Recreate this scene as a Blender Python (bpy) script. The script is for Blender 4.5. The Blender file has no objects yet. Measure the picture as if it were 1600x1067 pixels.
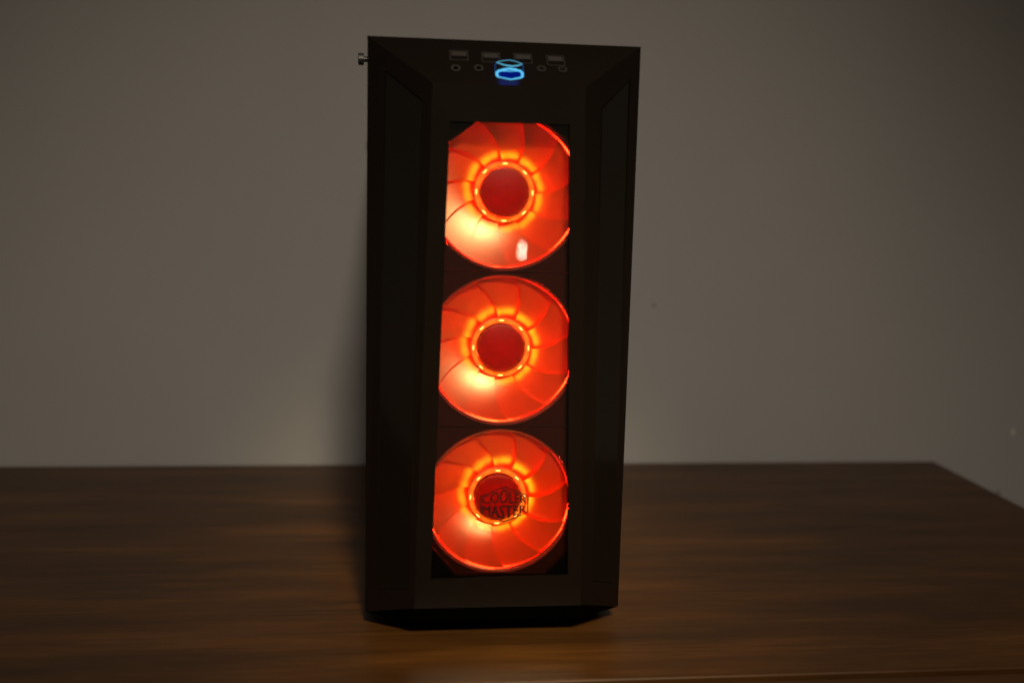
import bpy, bmesh, math, random
from mathutils import Vector, Matrix
R = math.radians
random.seed(7)
C = bpy.context.scene.collection
sc = bpy.context.scene

# ------------------------------------------------------------------ camera (from a least-squares fit)
F_PX, PITCH, ROLL, YAW = 1627.85, 0.146016, 0.024654, 0.114793
CAM = Vector((-0.083493, -0.773829, 0.356452))
cam_d = bpy.data.cameras.new('camera'); cam = bpy.data.objects.new('camera', cam_d); C.objects.link(cam)
fw = Vector((math.sin(YAW)*math.cos(PITCH), math.cos(YAW)*math.cos(PITCH), -math.sin(PITCH)))
rt = Vector((math.cos(YAW), -math.sin(YAW), 0)); up = rt.cross(fw)
r2 = rt*math.cos(ROLL) + up*math.sin(ROLL); u2 = -rt*math.sin(ROLL) + up*math.cos(ROLL)
M = Matrix((r2, u2, -fw)).transposed().to_4x4(); M.translation = CAM
cam.matrix_world = M
cam_d.sensor_width = 36; cam_d.lens = F_PX*36/1600
cam_d.clip_start = 0.01; cam_d.clip_end = 50
cam_d.dof.use_dof = True; cam_d.dof.focus_distance = 0.88; cam_d.dof.aperture_fstop = 2.8
sc.camera = cam

# ------------------------------------------------------------------ world, exposure, room lamp
w = bpy.data.worlds.new('World'); sc.world = w; w.use_nodes = True
w.node_tree.nodes['Background'].inputs[0].default_value = (1.0, 0.80, 0.55, 1)
w.node_tree.nodes['Background'].inputs[1].default_value = 0.085
sc.view_settings.view_transform = 'Standard'; sc.view_settings.look = 'None'
sc.view_settings.exposure = 0; sc.view_settings.gamma = 1
sc.cycles.use_denoising = True
sc.cycles.max_bounces = 10; sc.cycles.transparent_max_bounces = 16
sc.cycles.sample_clamp_indirect = 4

def lamp(name, kind, loc, power, col, target=None, **kw):
    d = bpy.data.lights.new(name, kind); d.energy = power; d.color = col
    for k, v in kw.items(): setattr(d, k, v)
    o = bpy.data.objects.new(name, d); C.objects.link(o); o.location = loc
    if target is not None:
        o.rotation_euler = (Vector(target)-Vector(loc)).to_track_quat('-Z', 'Y').to_euler()
    return o
lamp('room_lamp', 'SPOT', (0.03, -1.95, 1.85), 188, (1, .865, .72), (.0, .36, -.30),
     spot_size=R(49), spot_blend=1.0, shadow_soft_size=.14)
lamp('fan_highlight_spot', 'SPOT', (0.22, -1.95, 1.72), 560, (1, .80, .46), (0.035, 0.0, .155),  # added narrow spot for the cream highlights on the blades
     spot_size=R(11.0), spot_blend=.8, shadow_soft_size=.17)
# a small light slot across the room: seen only as the short streak mirrored in the front glass
lamp('slit_lamp', 'AREA', (0.270, -2.10, 0.185), .055, (1, .85, .62), (0.0088, 0, .312),
     shape='RECTANGLE', size=.004, size_y=.042)

# ------------------------------------------------------------------ projection helper for facet features
def ray(u, v):
    return fw + r2*((u-800)/F_PX) - u2*((v-533.5)/F_PX)
def hit(u, v, p0, n):
    d = ray(u, v); return CAM + d*((Vector(p0)-CAM).dot(n)/d.dot(n))

# ------------------------------------------------------------------ materials
def mat(name):
    m = bpy.data.materials.new(name); m.use_nodes = True
    nt = m.node_tree; b = nt.nodes['Principled BSDF']
    return m, nt, b
def noise(nt, scale, detail=4, stretch=None, rough=.55):
    tc = nt.nodes.new('ShaderNodeTexCoord'); n = nt.nodes.new('ShaderNodeTexNoise')
    n.inputs['Scale'].default_value = scale; n.inputs['Detail'].default_value = detail
    n.inputs['Roughness'].default_value = rough
    if stretch:
        mp = nt.nodes.new('ShaderNodeMapping'); mp.inputs['Scale'].default_value = stretch
        nt.links.new(tc.outputs['Object'], mp.inputs[0]); nt.links.new(mp.outputs[0], n.inputs['Vector'])
    else: nt.links.new(tc.outputs['Object'], n.inputs['Vector'])
    return n
def ramp(nt, src, stops):
    r = nt.nodes.new('ShaderNodeValToRGB'); e = r.color_ramp.elements
    while len(e) < len(stops): e.new(.5)
    for i, (p, c) in enumerate(stops): e[i].position = p; e[i].color = (*c, 1)
    nt.links.new(src, r.inputs[0]); return r
def bump(nt, b, src, strength, dist):
    n = nt.nodes.new('ShaderNodeBump'); n.inputs['Strength'].default_value = strength
    n.inputs['Distance'].default_value = dist
    nt.links.new(src, n.inputs['Height']); nt.links.new(n.outputs[0], b.inputs['Normal'])
def plain(name, col, rough, metal=0, nscale=900, bstr=.15, rvar=.08):
    m, nt, b = mat(name)
    n = noise(nt, nscale, 3)
    k = ramp(nt, n.outputs[0], [(.3, tuple(c*.85 for c in col)), (.7, tuple(c*1.15 for c in col))])
    nt.links.new(k.outputs[0], b.inputs['Base Color'])
    b.inputs['Metallic'].default_value = metal
    n2 = noise(nt, 14, 4)
    mr = nt.nodes.new('ShaderNodeMapRange'); mr.inputs[3].default_value = max(.02, rough-rvar); mr.inputs[4].default_value = rough+rvar
    nt.links.new(n2.outputs[0], mr.inputs[0]); nt.links.new(mr.outputs[0], b.inputs['Roughness'])
    if bstr: bump(nt, b, n.outputs[0], bstr, .0003)
    return m
def emis(name, col, s):
    m = bpy.data.materials.new(name); m.use_nodes = True; nt = m.node_tree; nt.nodes.clear()
    e = nt.nodes.new('ShaderNodeEmission'); e.inputs[0].default_value = (*col, 1); e.inputs[1].default_value = s
    o = nt.nodes.new('ShaderNodeOutputMaterial'); nt.links.new(e.outputs[0], o.inputs[0]); return m

m_plastic = plain('black_plastic', (.0038, .0024, .0017), .24); m_plastic.node_tree.nodes['Principled BSDF'].inputs['Specular IOR Level'].default_value = .13
m_dark = plain('dark_steel', (.007, .0065, .006), .5)
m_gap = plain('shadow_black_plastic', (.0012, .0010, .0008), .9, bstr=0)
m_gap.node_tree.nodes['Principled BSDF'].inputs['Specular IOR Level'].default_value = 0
m_rubber = plain('rubber', (.01, .01, .01), .8)
m_gloss = plain('smoked_glass', (.003, .0022, .0015), .09, bstr=0, rvar=.04); m_gloss.node_tree.nodes['Principled BSDF'].inputs['Specular IOR Level'].default_value = .30
m_metal = plain('nickel', (.16, .15, .135), .38, 1, bstr=.05)
m_port = plain('port_grey', (.018, .016, .014), .4)
m_screw = plain('screw_metal', (.02, .018, .016), .4, .3)

def translucent(name, col, trans, rough, ior=1.5, skin=(1, 1, 1)):
    # tinted plastic that scatters light through: diffuse + translucent under a clear reflective skin
    m = bpy.data.materials.new(name); m.use_nodes = True; nt = m.node_tree; nt.nodes.clear()
    d = nt.nodes.new('ShaderNodeBsdfDiffuse'); t = nt.nodes.new('ShaderNodeBsdfTranslucent')
    d.inputs[0].default_value = (*col, 1); t.inputs[0].default_value = (*col, 1)
    mx = nt.nodes.new('ShaderNodeMixShader'); mx.inputs[0].default_value = trans
    nt.links.new(d.outputs[0], mx.inputs[1]); nt.links.new(t.outputs[0], mx.inputs[2])
    g = nt.nodes.new('ShaderNodeBsdfGlossy'); g.inputs['Roughness'].default_value = rough; g.distribution = 'BECKMANN'; g.inputs[0].default_value = (*skin, 1)
    fr = nt.nodes.new('ShaderNodeFresnel'); fr.inputs[0].default_value = ior
    m2 = nt.nodes.new('ShaderNodeMixShader'); nt.links.new(fr.outputs[0], m2.inputs[0])
    nt.links.new(mx.outputs[0], m2.inputs[1]); nt.links.new(g.outputs[0], m2.inputs[2])
    o = nt.nodes.new('ShaderNodeOutputMaterial'); nt.links.new(m2.outputs[0], o.inputs[0]); return m
m_blade = translucent('frosted_blade', (.85, .055, .004), .5, .38, 2.55, (1, .84, .46))
m_hub = translucent('hub_cap_plastic', (.11, .004, .002), .5, .45, 1.2)
m_ring = translucent('clear_ring_plastic', (.55, .20, .06), .6, .3, 1.4)
m_fframe = translucent('smoky_frame_plastic', (.022, .005, .003), .3, .4, 1.2)
m_rim = translucent('frosted_rim', (.22, .03, .02), .4, .3, 1.3)
m_trim = translucent('dim_trim_plastic', (.016, .003, .002), .3, 1.0, 1.01)
m_led = emis('led', (1, .42, .08), 4)

m_glass = bpy.data.materials.new('tinted_glass'); m_glass.use_nodes = True
nt = m_glass.node_tree; nt.nodes.clear()
tr = nt.nodes.new('ShaderNodeBsdfTransparent'); tr.inputs[0].default_value = (.92, .89, .88, 1)
gl = nt.nodes.new('ShaderNodeBsdfGlossy'); gl.inputs['Roughness'].default_value = .012
fr = nt.nodes.new('ShaderNodeFresnel'); fr.inputs[0].default_value = 1.5
mx = nt.nodes.new('ShaderNodeMixShader'); o = nt.nodes.new('ShaderNodeOutputMaterial')
nt.links.new(fr.outputs[0], mx.inputs[0]); nt.links.new(tr.outputs[0], mx.inputs[1]); nt.links.new(gl.outputs[0], mx.inputs[2]); nt.links.new(mx.outputs[0], o.inputs[0])

# ------------------------------------------------------------------ mesh helpers
def obj(name, bm, m, parent=None, smooth=False, bevel=0):
    me = bpy.data.meshes.new(name); bm.normal_update()
    if smooth:
        for e in bm.edges:
            if len(e.link_faces) == 2 and e.calc_face_angle(0) > R(32): e.smooth = False
    bm.to_mesh(me); bm.free()
    if smooth:
        for p in me.polygons: p.use_smooth = True
    for mm in (m if isinstance(m, (list, tuple)) else [m]): me.materials.append(mm)
    o = bpy.data.objects.new(name, me); C.objects.link(o)
    if parent: o.parent = parent
    if bevel:
        b = o.modifiers.new('bevel', 'BEVEL'); b.width = bevel; b.segments = 2; b.limit_method = 'ANGLE'; b.angle_limit = R(25)
    return o
def empty(name, loc=(0, 0, 0)):
    o = bpy.data.objects.new(name, None); C.objects.link(o); o.location = loc; o.empty_display_size = .05; return o
def tag(o, label=None, cat=None, group=None, kind=None):
    for k, v in (('label', label), ('category', cat), ('group', group), ('kind', kind)):
        if v: o[k] = v
    return o
def box(bm, a, b):
    a = Vector(a); b = Vector(b)
    v = [bm.verts.new((x, y, z)) for x in (a.x, b.x) for y in (a.y, b.y) for z in (a.z, b.z)]
    for f in ((0, 1, 3, 2), (4, 6, 7, 5), (0, 4, 5, 1), (2, 3, 7, 6), (0, 2, 6, 4), (1, 5, 7, 3)): bm.faces.new([v[i] for i in f])
    return v
def poly(bm, pts):
    return bm.faces.new([bm.verts.new(p) for p in pts])
def prism(bm, pts, d):
    # closed solid: polygon pts pushed by vector d
    d = Vector(d); a = [bm.verts.new(p) for p in pts]; b = [bm.verts.new(Vector(p)+d) for p in pts]
    n = len(pts); bm.faces.new(a); bm.faces.new(b[::-1])
    for i in range(n): bm.faces.new((a[i], b[i], b[(i+1) % n], a[(i+1) % n]))
def frame_quad(bm, outer, inner, d):
    # a quad ring (front), walls at the hole going by vector d, and a back ring
    d = Vector(d)
    n = len(outer)
    o = [bm.verts.new(p) for p in outer]; i = [bm.verts.new(p) for p in inner]
    i2 = [bm.verts.new(Vector(p)+d) for p in inner]; o2 = [bm.verts.new(Vector(p)+d) for p in outer]
    for k in range(n):
        j = (k+1) % n
        bm.faces.new((o[k], o[j], i[j], i[k])); bm.faces.new((i[k], i[j], i2[j], i2[k]))
        bm.faces.new((i2[k], i2[j], o2[j], o2[k])); bm.faces.new((o2[k], o2[j], o[j], o[k]))
def lathe(bm, prof, c, n=64, close=True):
    # prof: (radius, y) list about the Y axis through c
    rings = []
    for r, y in prof:
        if r < 1e-6: rings.append([bm.verts.new((c[0], c[1]+y, c[2]))]*n)
        else: rings.append([bm.verts.new((c[0]+r*math.cos(2*math.pi*k/n), c[1]+y, c[2]+r*math.sin(2*math.pi*k/n))) for k in range(n)])
    for a, b in zip(rings, rings[1:]):
        for k in range(n):
            j = (k+1) % n; vs = []
            for v in (a[k], b[k], b[j], a[j]):
                if v not in vs: vs.append(v)
            if len(vs) > 2: bm.faces.new(vs)
def tube(bm, pts, r, closed=True, n=8, nrm=Vector((0, -1, 1))):
    pts = [Vector(p) for p in pts]; m = len(pts); rings = []
    for i, p in enumerate(pts):
        a = pts[(i-1) % m] if closed or i else p; b = pts[(i+1) % m] if closed or i < m-1 else p
        t = (b-a).normalized(); s = t.cross(nrm).normalized(); q = s.cross(t).normalized()
        rr = r[i] if isinstance(r, (list, tuple)) else r
        rings.append([bm.verts.new(p + s*rr*math.cos(2*math.pi*k/n) + q*min(rr, .0006)*math.sin(2*math.pi*k/n)) for k in range(n)])
    for i in range(m if closed else m-1):
        a, b = rings[i], rings[(i+1) % m]
        for k in range(n): bm.faces.new((a[k], a[(k+1) % n], b[(k+1) % n], b[k]))
    if not closed: bm.faces.new(rings[0][::-1]); bm.faces.new(rings[-1])
def recalc(bm):
    bmesh.ops.recalc_face_normals(bm, faces=bm.faces); return bm

# ------------------------------------------------------------------ the setting: walls, floor, desk
def wall_mat(name):
    m, nt, b = mat(name)
    n = noise(nt, 2.2, 5); k = ramp(nt, n.outputs[0], [(.3, (.215, .209, .202)), (.7, (.238, .231, .222))])
    nt.links.new(k.outputs[0], b.inputs['Base Color']); b.inputs['Roughness'].default_value = .75
    n2 = noise(nt, 260, 5); bump(nt, b, n2.outputs[0], .25, .0006); return m
m_wall = wall_mat('wall_paint')
WX, WY = .668, .552
bm = bmesh.new(); box(bm, (-2.4, WY, -.75), (2.4, WY+.1, 1.9)); tag(obj('wall', recalc(bm), m_wall), kind='structure')
wall_o = bpy.data.objects['wall']
m_chip = plain('bare_plaster', (.55, .50, .42), .8)
m_scuff = plain('dark_scuff', (.10, .095, .09), .8)
for (u, v, a_, b_, m_) in ((1583, 675, .0016, .0042, m_chip), (1560, 771, .0022, .0060, m_scuff), (1022, 477, .0022, .0022, m_scuff)):
    p_ = hit(u, v, (0, WY-.0004, 0), Vector((0, 1, 0))); bm = bmesh.new()
    prism(bm, [p_ + Vector((a_*math.cos(k)*(1+.25*math.sin(3*k)), 0, b_*math.sin(k))) for k in [i*math.pi/5 for i in range(10)]], (0, .0003, 0))
    obj('paint_chip', recalc(bm), m_, wall_o)
m_floor = plain('floor_tile', (.10, .085, .07), .5)
bm = bmesh.new(); box(bm, (-2.4, -3.2, -.77), (2.4, WY+.1, -.75)); tag(obj('floor', recalc(bm), m_floor), kind='structure')

m_wood, nt, b = mat('dark_walnut')
g1 = noise(nt, 1.0, 7, (3.4, 24, 20), .66); g2 = noise(nt, 1.0, 6, (5, 260, 60), .6); g3 = noise(nt, 3.0, 3, (1, 3.2, 3))
k1 = ramp(nt, g1.outputs[0], [(.30, (.026, .0098, .0015)), (.52, (.052, .0200, .0030)), (.75, (.098, .038, .0062))])
k2 = ramp(nt, g2.outputs[0], [(.32, (.70, .69, .66)), (.62, (1.0, 1.0, 1.0))])
k3 = ramp(nt, g3.outputs[0], [(.3, (.72, .74, .80)), (.7, (1.15, 1.1, 1.0))])
def mul(nt, a, b_):
    x = nt.nodes.new('ShaderNodeMix'); x.data_type = 'RGBA'; x.blend_type = 'MULTIPLY'; x.inputs[0].default_value = 1
    nt.links.new(a, x.inputs[6]); nt.links.new(b_, x.inputs[7]); return x.outputs[2]
nt.links.new(mul(nt, mul(nt, k1.outputs[0], k2.outputs[0]), k3.outputs[0]), b.inputs['Base Color'])
mr = nt.nodes.new('ShaderNodeMapRange'); mr.inputs[3].default_value = .34; mr.inputs[4].default_value = .52; b.inputs['Specular IOR Level'].default_value = .38
nt.links.new(g2.outputs[0], mr.inputs[0]); nt.links.new(mr.outputs[0], b.inputs['Roughness'])
bump(nt, b, g2.outputs[0], .12, .0004)

desk = tag(empty('desk', (0, .2, -.75)), 'dark brown wooden desk with streaked grain under the glowing computer case', 'desk')
def at_desk(o): o.parent = desk; o.location = -desk.location; return o
bm = bmesh.new(); box(bm, (-1.35, -.062, -.028), (.655, .543, 0)); at_desk(obj('desk_top', recalc(bm), m_wood, bevel=.0015))
bm = bmesh.new(); box(bm, (-1.35, -.098, -.045), (.655, -.0675, -.0012)); at_desk(obj('front_edge', recalc(bm), m_wood, bevel=.004))
bm = bmesh.new(); box(bm, (-1.35, -.0675, -.028), (.655, -.062, -.006)); at_desk(obj('groove_strip', recalc(bm), m_gap))
for x in (-1.32, .60):
    bm = bmesh.new(); box(bm, (x, -.05, -.75), (x+.03, .52, -.028)); at_desk(obj('side_board', recalc(bm), m_wood))

# ------------------------------------------------------------------ the computer case
case = tag(empty('computer_case'), 'black tower computer case with three glowing red fans behind its front window', 'computer case')
HW, YC, ZT, ZB = .1046, .0378, .4664, .0138      # outer frame of the front panel
FZT, FZB = .4300, .0315                          # flat face top and bottom
fxt, fxb = .0565, .0655                          # half widths of the flat at top and bottom
FL = [Vector((-fxt, 0, FZT)), Vector((fxt-.001, 0, FZT+.001)), Vector((fxb, 0, FZB)), Vector((-fxb, 0, FZB))]
OU = [Vector((-HW, YC, ZT)), Vector((HW, YC, ZT)), Vector((HW, YC, ZB)), Vector((-HW, YC, ZB))]
WI = [Vector((-.0437, 0, .4033)), Vector((.0447, 0, .4037)), Vector((.0544, 0, .0568)), Vector((-.0531, 0, .0552))]

bm = bmesh.new()
frame_quad(bm, FL, WI, (0, .0016, 0)); obj('front_bezel', recalc(bm), m_plastic, case)
# sloping facets
def side_facet(s):
    A, B, Cc, D = (OU[0], FL[0], FL[3], OU[3]) if s < 0 else (OU[1], FL[1], FL[2], OU[2])
    def P(a, z):       # a: 0 at the outer edge .. 1 at the flat
        to = (z-D.z)/(A.z-D.z); o_ = D.lerp(A, to)
        zi = (z-Cc.z)/(B.z-Cc.z); i_ = Cc.lerp(B, zi); i_.z = z
        return o_.lerp(i_, a)
    return A, B, Cc, D, P
for s in (-1, 1):
    A, B, Cc, D, P = side_facet(s)
    if s < 0: hole = [P(.27, .441), P(.86, .417), P(.86, .045), P(.27, .037)]
    else:     hole = [P(.17, .441), P(.70, .417), P(.70, .046), P(.17, .037)]
    n = (B-A).cross(D-A).normalized()
    if n.y < 0: n = -n
    bm = bmesh.new()
    frame_quad(bm, [A, B, Cc, D], hole, n*.005)
    obj('side_bezel', recalc(bm), m_plastic, case, bevel=.0006)
    bm = bmesh.new(); c = sum(hole, Vector())/4
    hn = (hole[2]-hole[0]).cross(hole[3]-hole[1]).normalized()
    pts = [c + (h-c)*.997 - hn*(h-c).dot(hn) + n*.0004 for h in hole]
    prism(bm, pts, n*.0025); obj('side_glass', recalc(bm), m_gloss, case)
# top facet (sloped control panel)
bm = bmesh.new(); nT = (OU[1]-OU[0]).cross(FL[0]-OU[0]).normalized()
if nT.y < 0: nT = -nT
prism(bm, [OU[0], OU[1], FL[1], FL[0]], nT*.003); top_facet = obj('control_panel', recalc(bm), m_plastic, case)
# chin below the flat, tucked back
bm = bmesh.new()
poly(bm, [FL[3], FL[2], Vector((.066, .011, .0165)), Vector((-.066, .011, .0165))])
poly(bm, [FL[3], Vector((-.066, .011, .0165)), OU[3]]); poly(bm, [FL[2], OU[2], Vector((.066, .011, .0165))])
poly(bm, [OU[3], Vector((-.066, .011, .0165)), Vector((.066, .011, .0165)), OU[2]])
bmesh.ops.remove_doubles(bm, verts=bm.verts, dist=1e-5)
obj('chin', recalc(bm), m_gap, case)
# chassis shell (hollow round the fans), side panels, top
BY = .500
bm = bmesh.new()
box(bm, (-.060, .0135, ZB+.0030), (.060, YC+.001, ZB+.0060)); box(bm, (-HW+.004, YC+.0005, ZB), (HW-.004, BY, ZB+.0041)); obj('floor_pan', recalc(bm), m_dark, case)
bm = bmesh.new(); box(bm, (-HW+.004, BY-.004, ZB+.004), (HW-.004, BY, ZT-.010)); obj('rear_panel', recalc(bm), m_dark, case)
bm = bmesh.new(); box(bm, (-HW+.001, YC+.0005, ZT-.010), (HW-.001, BY, ZT-.0006)); obj('top_panel', recalc(bm), m_plastic, case, bevel=.0015)
for s in (-1, 1):
    bm = bmesh.new(); x0, x1 = (HW-.004, HW-.0004)
    box(bm, (min(s*x0, s*x1), YC+.003, ZB+.001), (max(s*x0, s*x1), BY-.001, ZT-.0105))
    p = obj('side_panel', recalc(bm), m_gloss, case, bevel=.0006)
    spots = ((.062, .452), (.468, .452)) if s < 0 else ((.062, .452),)
    for (y, z) in spots:
        bm = bmesh.new()
        cr = .0046; L = .0078 if s < 0 else .0030
        prof = [(0, 0), (.0022, 0), (.0022, -L*.45), (cr, -L*.45), (cr, -L*.94), (cr*.9, -L), (0, -L)]
        lathe(bm, prof, (0, 0, 0), 20)
        bmesh.ops.rotate(bm, verts=bm.verts, cent=(0, 0, 0), matrix=Matrix.Rotation(-s*R(-90), 3, 'Z'))
        bmesh.ops.translate(bm, verts=bm.verts, vec=(s*(HW-.0004), y, z))
        obj('thumb_screw', recalc(bm), m_screw, p, smooth=False)
for x in (-.082, .082):
    for y in (.085, .46):
        bm = bmesh.new(); prof = []
        v = box(bm, (x-.013, y-.018, .0), (x+.013, y+.018, ZB)); obj('foot', recalc(bm), m_rubber, case, bevel=.002)
bm = bmesh.new()
SX, SZ0, SZ1, SY0, SY1 = .0625, .045, .422, .0115, .078
for a, b_ in (((-SX-.002, SY0, SZ0), (-SX, SY1, SZ1)), ((SX, SY0, SZ0), (SX+.002, SY1, SZ1)), ((-SX, SY0, SZ1-.002), (SX, SY1, SZ1)),
              ((-SX, SY0, SZ0), (SX, SY1, SZ0+.002)), ((-SX-.002, SY1, SZ0), (SX+.002, SY1+.002, SZ1))): box(bm, a, b_)
obj('light_block_box', recalc(bm), m_dark, case)  # box added round the fan lights to keep red light from leaking
# inner mount bracket with a long octagonal opening
yb = .0085
oct_ = [hit(u, v, (0, yb, 0), Vector((0, 1, 0))) for u, v in ((748, 184), (852, 187), (900, 229), (897, 850), (849, 899), (712, 899), (664, 847), (690, 226))]
outer = [Vector((-.03, yb, .425)), Vector((.03, yb, .425)), Vector((.060, yb, .41)), Vector((.0635, yb, .05)), Vector((.03, yb, .036)), Vector((-.03, yb, .036)), Vector((-.0635, yb, .05)), Vector((-.060, yb, .41))]
bm = bmesh.new(); frame_quad(bm, outer, oct_, (0, .0022, 0)); obj('fan_bracket', recalc(bm), m_gap, case)
bm = bmesh.new(); frame_quad(bm, oct_, [p.lerp(Vector((0, yb, .235)), .012) for p in oct_], (0, .0021, 0)); obj('edge_trim', recalc(bm), m_trim, case)
# front glass with its printed name plate
bm = bmesh.new(); c = sum(WI, Vector())/4
prism(bm, [c+(p-c)*.996+Vector((0, .0010, 0)) for p in WI], (0, .003, 0))
recalc(bm)
for f in bm.faces: f.material_index = 0 if abs(f.normal.y) > .5 else 1     # blackened cut edge
glass = obj('front_glass', bm, [m_glass, m_gap], case)

# ------------------------------------------------------------------ fans
FY = .0120      # front of the fan frame
NB = 11
def make_fan(zc):
    c = (0.0, 0.0, zc)
    bm = bmesh.new()
    # square frame with rounded opening
    n = 64; ro = .0588; y0, y1 = FY, FY+.025
    def sq(k):
        a = 2*math.pi*(k+.5)/n; x, z = math.cos(a), math.sin(a); m_ = max(abs(x), abs(z)); h = .0597
        # clip the corners a little
        px, pz = x/m_*h, z/m_*h
        d = abs(px)+abs(pz); lim = .1185
        if d > lim: px, pz = px*lim/d, pz*lim/d
        return px, pz
    F, G, Hh, I = [], [], [], []
    for k in range(n):
        a = 2*math.pi*(k+.5)/n; px, pz = sq(k)
        F.append(bm.verts.new((px, y0, zc+pz))); G.append(bm.verts.new((ro*math.cos(a), y0, zc+ro*math.sin(a))))
        Hh.append(bm.verts.new(((ro-.0006)*math.cos(a), y1, zc+(ro-.0006)*math.sin(a)))); I.append(bm.verts.new((px, y1, zc+pz)))
    for k in range(n):
        j = (k+1) % n
        for A, B in ((F, G), (G, Hh), (Hh, I), (I, F)): bm.faces.new((A[k], A[j], B[j], B[k]))
    fan = obj('fan', recalc(bm), m_fframe, case)
    bm = bmesh.new(); lathe(bm, [(.0586, FY+.001), (.0586, FY+.006), (.0566, FY+.006), (.0566, FY+.0015), (.0572, FY+.001), (.0586, FY+.001)], c, 96)
    obj('rim_ring', recalc(bm), m_rim, fan, smooth=True)
    # hub cap
    bm = bmesh.new(); lathe(bm, [(0, FY+.0100), (.0165, FY+.0100), (.0184, FY+.0107), (.0190, FY+.0125), (.0190, FY+.022), (0, FY+.022)], c, 64)
    obj('hub', recalc(bm), m_hub, fan, smooth=True)
    # clear light ring round the hub
    bm = bmesh.new(); lathe(bm, [(.0193, FY+.0145), (.0197, FY+.0138), (.0228, FY+.0138), (.0236, FY+.0148), (.0236, FY+.0175), (.0193, FY+.0175), (.0193, FY+.0145)], c, 64)
    obj('light_ring', recalc(bm), m_ring, fan, smooth=True)
    for k in range(8):
        a = R(90+45*k); p = Vector((c[0]+.0216*math.cos(a), FY+.0128, zc+.0216*math.sin(a)))
        bm = bmesh.new(); bmesh.ops.create_uvsphere(bm, u_segments=10, v_segments=6, radius=.0010)
        bmesh.ops.scale(bm, verts=bm.verts, vec=(2.3, .5, .7)); bmesh.ops.rotate(bm, verts=bm.verts, cent=(0, 0, 0), matrix=Matrix.Rotation(-(a-R(90)), 3, 'Y'))
        bmesh.ops.translate(bm, verts=bm.verts, vec=p); obj('led', bm, m_led, fan)
    # blades
    nr, na = 12, 12; span = R(360/NB+7)
    for q in range(NB):
        a0 = q*2*math.pi/NB + R(11)
        bm = bmesh.new(); g = []
        for side in (0, 1):
            gg = []
            for i in range(nr+1):
                r = .0236 + (.0560-.0236)*i/nr; row = []
                for j in range(na+1):
                    t = j/na-.5; sweep = R(16)*(i/nr)**1.4
                    a = a0 + t*span + sweep
                    y = FY + .0180 - .0075*(t*span) - .00494*(1-math.exp(-(r-.0236)/.0095)) - .17*(r-.0236) + side*.0004
                    row.append(bm.verts.new((r*math.cos(a), y, zc+r*math.sin(a))))
                gg.append(row)
            g.append(gg)
        for side in (0, 1):
            for i in range(nr):
                for j in range(na):
                    f = (g[side][i][j], g[side][i+1][j], g[side][i+1][j+1], g[side][i][j+1]); bm.faces.new(f if side else f[::-1])
        for i in range(nr):
            for j in (0, na): bm.faces.new((g[0][i][j], g[1][i][j], g[1][i+1][j], g[0][i+1][j]))
        for j in range(na):
            for i in (0, nr): bm.faces.new((g[0][i][j], g[1][i][j], g[1][i][j+1], g[0][i][j+1]))
        bo = obj('blade', recalc(bm), m_blade, fan, smooth=True)
    # fan light: warm LEDs at the hub, and added red points that backlight the blades
    for k in range(16):
        a = R(90+22.5*k)
        l = lamp('fan_light', 'POINT', (.0218*math.cos(a), FY+.0088, zc+.0218*math.sin(a)), .0036, (1, .58, .02), shadow_soft_size=.0042)
        l.parent = fan
    for k in range(6):
        a = R(60*k+30)
        l = lamp('fan_light', 'POINT', (.038*math.cos(a), FY+.044, zc+.038*math.sin(a)), 4.2, (1, .007, .001), shadow_soft_size=.012)
        l.parent = fan
    return fan
for k in (1, 0, -1): make_fan(.2331+.12*k)

# ------------------------------------------------------------------ name plate printed on the front glass
def text_mesh(body):
    cu = bpy.data.curves.new('letters', 'FONT'); cu.body = body; cu.size = 1; cu.space_character = 1.04; cu.resolution_u = 3
    o = bpy.data.objects.new('letters', cu); C.objects.link(o)
    bpy.context.view_layer.update()
    me = bpy.data.meshes.new_from_object(o.evaluated_get(bpy.context.evaluated_depsgraph_get()))
    bpy.data.objects.remove(o); return me
m_print = plain('printed_lettering', (.004, .001, .001), .35, bstr=0)
LC = (.0031, .1144); LW, LS, LP = .0182, .0066, .0138    # half width, half side height, peak half height
def hexh(x): return LP - (LP-LS)*min(1, abs(x)/LW)
Yp = .0009
bm = bmesh.new()
for row, word, dx, dy in ((0, 'COOLER', -0.00025, 0), (0, 'COOLER', 0.00025, .00006), (1, 'MASTER', -0.00025, 0), (1, 'MASTER', 0.00025, .00006)):
    me = text_mesh(word); xs = [v.co.x for v in me.vertices]; zs = [v.co.y for v in me.vertices]
    x0, x1 = min(xs), max(xs); z0, z1 = 0, max(zs)
    tmp = bmesh.new(); tmp.from_mesh(me)
    bmesh.ops.subdivide_edges(tmp, edges=[e for e in tmp.edges if e.calc_length() > .2], cuts=2)
    bmesh.ops.triangulate(tmp, faces=tmp.faces)
    vm = {}
    for v in tmp.verts:
        x = ((v.co.x-x0)/(x1-x0)*2-1)*LW*.93; t = max(0, (v.co.y-z0)/(z1-z0))
        h = hexh(x)*.88; gap = .0009
        z = gap + t*(h-gap) if row == 0 else -gap - (1-t)*(h-gap)
        vm[v] = bm.verts.new((LC[0]+x+dx, Yp+dy, LC[1]+z))
    for f in tmp.faces:
        try: bm.faces.new([vm[v] for v in f.verts])
        except ValueError: pass
    tmp.free(); bpy.data.meshes.remove(me)
obj('lettering', bm, m_print, glass)
bm = bmesh.new()
hx = [(-LW, LS), (0, LP), (LW, LS), (LW, -LS), (0, -LP), (-LW, -LS)]
O = [bm.verts.new((LC[0]+x*1.035, Yp, LC[1]+z*1.04)) for x, z in hx]; I = [bm.verts.new((LC[0]+x*.975, Yp, LC[1]+z*.965)) for x, z in hx]
for k in range(6): bm.faces.new((O[k], O[(k+1) % 6], I[(k+1) % 6], I[k]))
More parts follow.
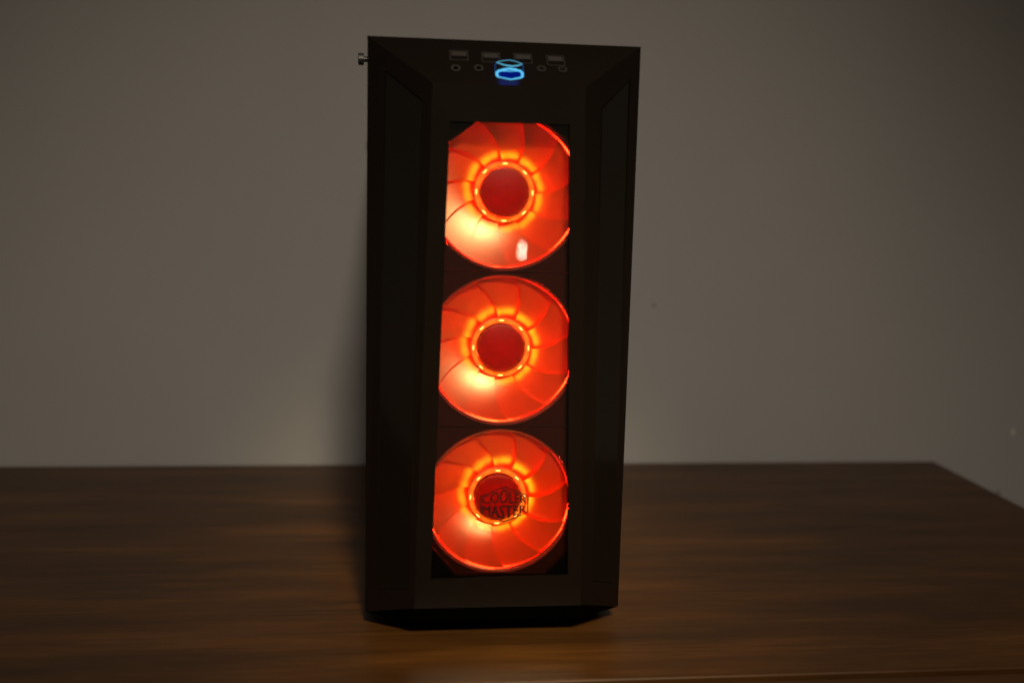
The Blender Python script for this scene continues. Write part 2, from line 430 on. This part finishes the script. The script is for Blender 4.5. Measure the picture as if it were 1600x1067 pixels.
obj('emblem_outline', bm, m_print, glass)

# ------------------------------------------------------------------ control panel: ports, jacks, lit power button
nUp = -nT          # outward normal of the sloped panel
def tf(u, v, lift=0): return hit(u, v, OU[0], nT) + nUp*lift
def rect_px(u0, v0, u1, v1): return [tf(u0, v0), tf(u1, v0), tf(u1, v1), tf(u0, v1)]
for (u, v) in ((717, 88), (767, 91), (817, 93), (868, 96)):
    cx_ = tf(u, v); ex = Vector((1, 0, 0)); ey = ex.cross(nUp).normalized()
    if ey.z < 0: ey = -ey
    def quad(w_, h_, l): return [cx_ + ex*(sx*w_) + ey*(sy*h_) + nUp*l for sx, sy in ((-1, -1), (1, -1), (1, 1), (-1, 1))]
    bm = bmesh.new(); frame_quad(bm, quad(.0068, .0058, .0007), quad(.0063, .0053, .0007), nUp*-.0005)
    p = obj('usb_port', recalc(bm), m_metal, case)
    bm = bmesh.new(); prism(bm, quad(.0062, .0052, .0002), nUp*-.0001+nUp*.0001*0); obj('socket', recalc(bm), m_gap, p)
    bm = bmesh.new(); q = [cx_ + ex*(sx*.0056) + ey*(sy*.0026+.0016) + nUp*.0004 for sx, sy in ((-1, -1), (1, -1), (1, 1), (-1, 1))]
    prism(bm, q, nUp*.0006); obj('tongue', recalc(bm), m_port, p)
def disc_part(name, u, v, r, h, m1, m2):
    c0 = tf(u, v); ex = Vector((1, 0, 0)); ey = ex.cross(nUp).normalized()
    def ring(rr, l): return [c0 + ex*(rr*math.cos(2*math.pi*k/28)) + ey*(rr*math.sin(2*math.pi*k/28)) + nUp*l for k in range(28)]
    bm = bmesh.new(); frame_quad(bm, ring(r, h), ring(r*.66, h), nUp*-(h-.0002)); p = obj(name, recalc(bm), m1, case, smooth=False)
    bm = bmesh.new(); prism(bm, ring(r*.6, .0002), nUp*(.0002 if m2 is m_gap else h*.6)); obj('centre', recalc(bm), m2, p)
disc_part('audio_jack', 712, 108, .0034, .0010, m_metal, m_gap)
disc_part('audio_jack', 748, 108, .0034, .0010, m_metal, m_gap)
disc_part('push_button', 846, 109, .0034, .0010, m_screw, m_gloss)
disc_part('push_button', 879, 110, .0034, .0010, m_screw, m_gloss)

def px5(l, lift): return [tf(690+x/7.27, 70+y/7.27, lift) for x, y in l]
m_bb = emis('blue_light_bright', (.12, .60, 1.0), .95); m_bt = emis('blue_light_soft', (.10, .42, .62), 1.0); m_bf = emis('blue_light_core', (.0, .007, .17), 1.0); m_bd = emis('blue_light_dim', (.01, .07, .30), 1.0)
bm = bmesh.new()
hexo = px5([(610, 330), (640, 302), (770, 280), (900, 305), (930, 335), (932, 378), (902, 396), (785, 414), (632, 382), (612, 360)], .0008)
prism(bm, px5([(600, 215), (640, 188), (770, 178), (905, 205), (932, 240), (940, 385), (905, 404), (785, 424), (625, 392), (600, 360)], .0001), nUp*.0006)
pb = obj('power_button', recalc(bm), m_plastic, case, bevel=.0003)
hexi = px5([(646, 328), (686, 310), (770, 298), (856, 309), (898, 331), (903, 374), (884, 386), (785, 405), (650, 377), (642, 352)], .0008)
bm = bmesh.new(); frame_quad(bm, hexo, hexi, nUp*.0004); obj('light_ring', recalc(bm), m_bb, pb)
bm = bmesh.new(); prism(bm, [p+nUp*-.00005 for p in hexi], nUp*.0001); obj('light_core', recalc(bm), m_bf, pb)
bm = bmesh.new(); tube(bm, px5([(655, 322), (690, 296), (770, 284), (850, 297), (890, 322), (850, 318), (770, 322), (695, 318)], .0014), .0003, nrm=nUp); obj('light_line', recalc(bm), m_bb, pb)
bm = bmesh.new(); tube(bm, px5([(622, 216), (690, 196), (770, 190), (845, 205), (915, 235), (865, 252), (800, 260), (735, 251), (670, 232)], .0010), [.00025, .0002, .0002, .0002, .0003, .0005, .0006, .0005, .0004], nrm=nUp); obj('light_line', recalc(bm), m_bt, pb)
for l in ([(622, 220), (608, 240), (608, 318)], [(915, 236), (922, 250), (927, 325)]):
    bm = bmesh.new(); tube(bm, px5(l, .0009), .00022, closed=False, nrm=nUp); obj('light_line', recalc(bm), m_bd, pb)
bl = lamp('button_light', 'POINT', tf(796, 113, .006), .012, (.02, .12, 1), shadow_soft_size=.009); bl.parent = pb
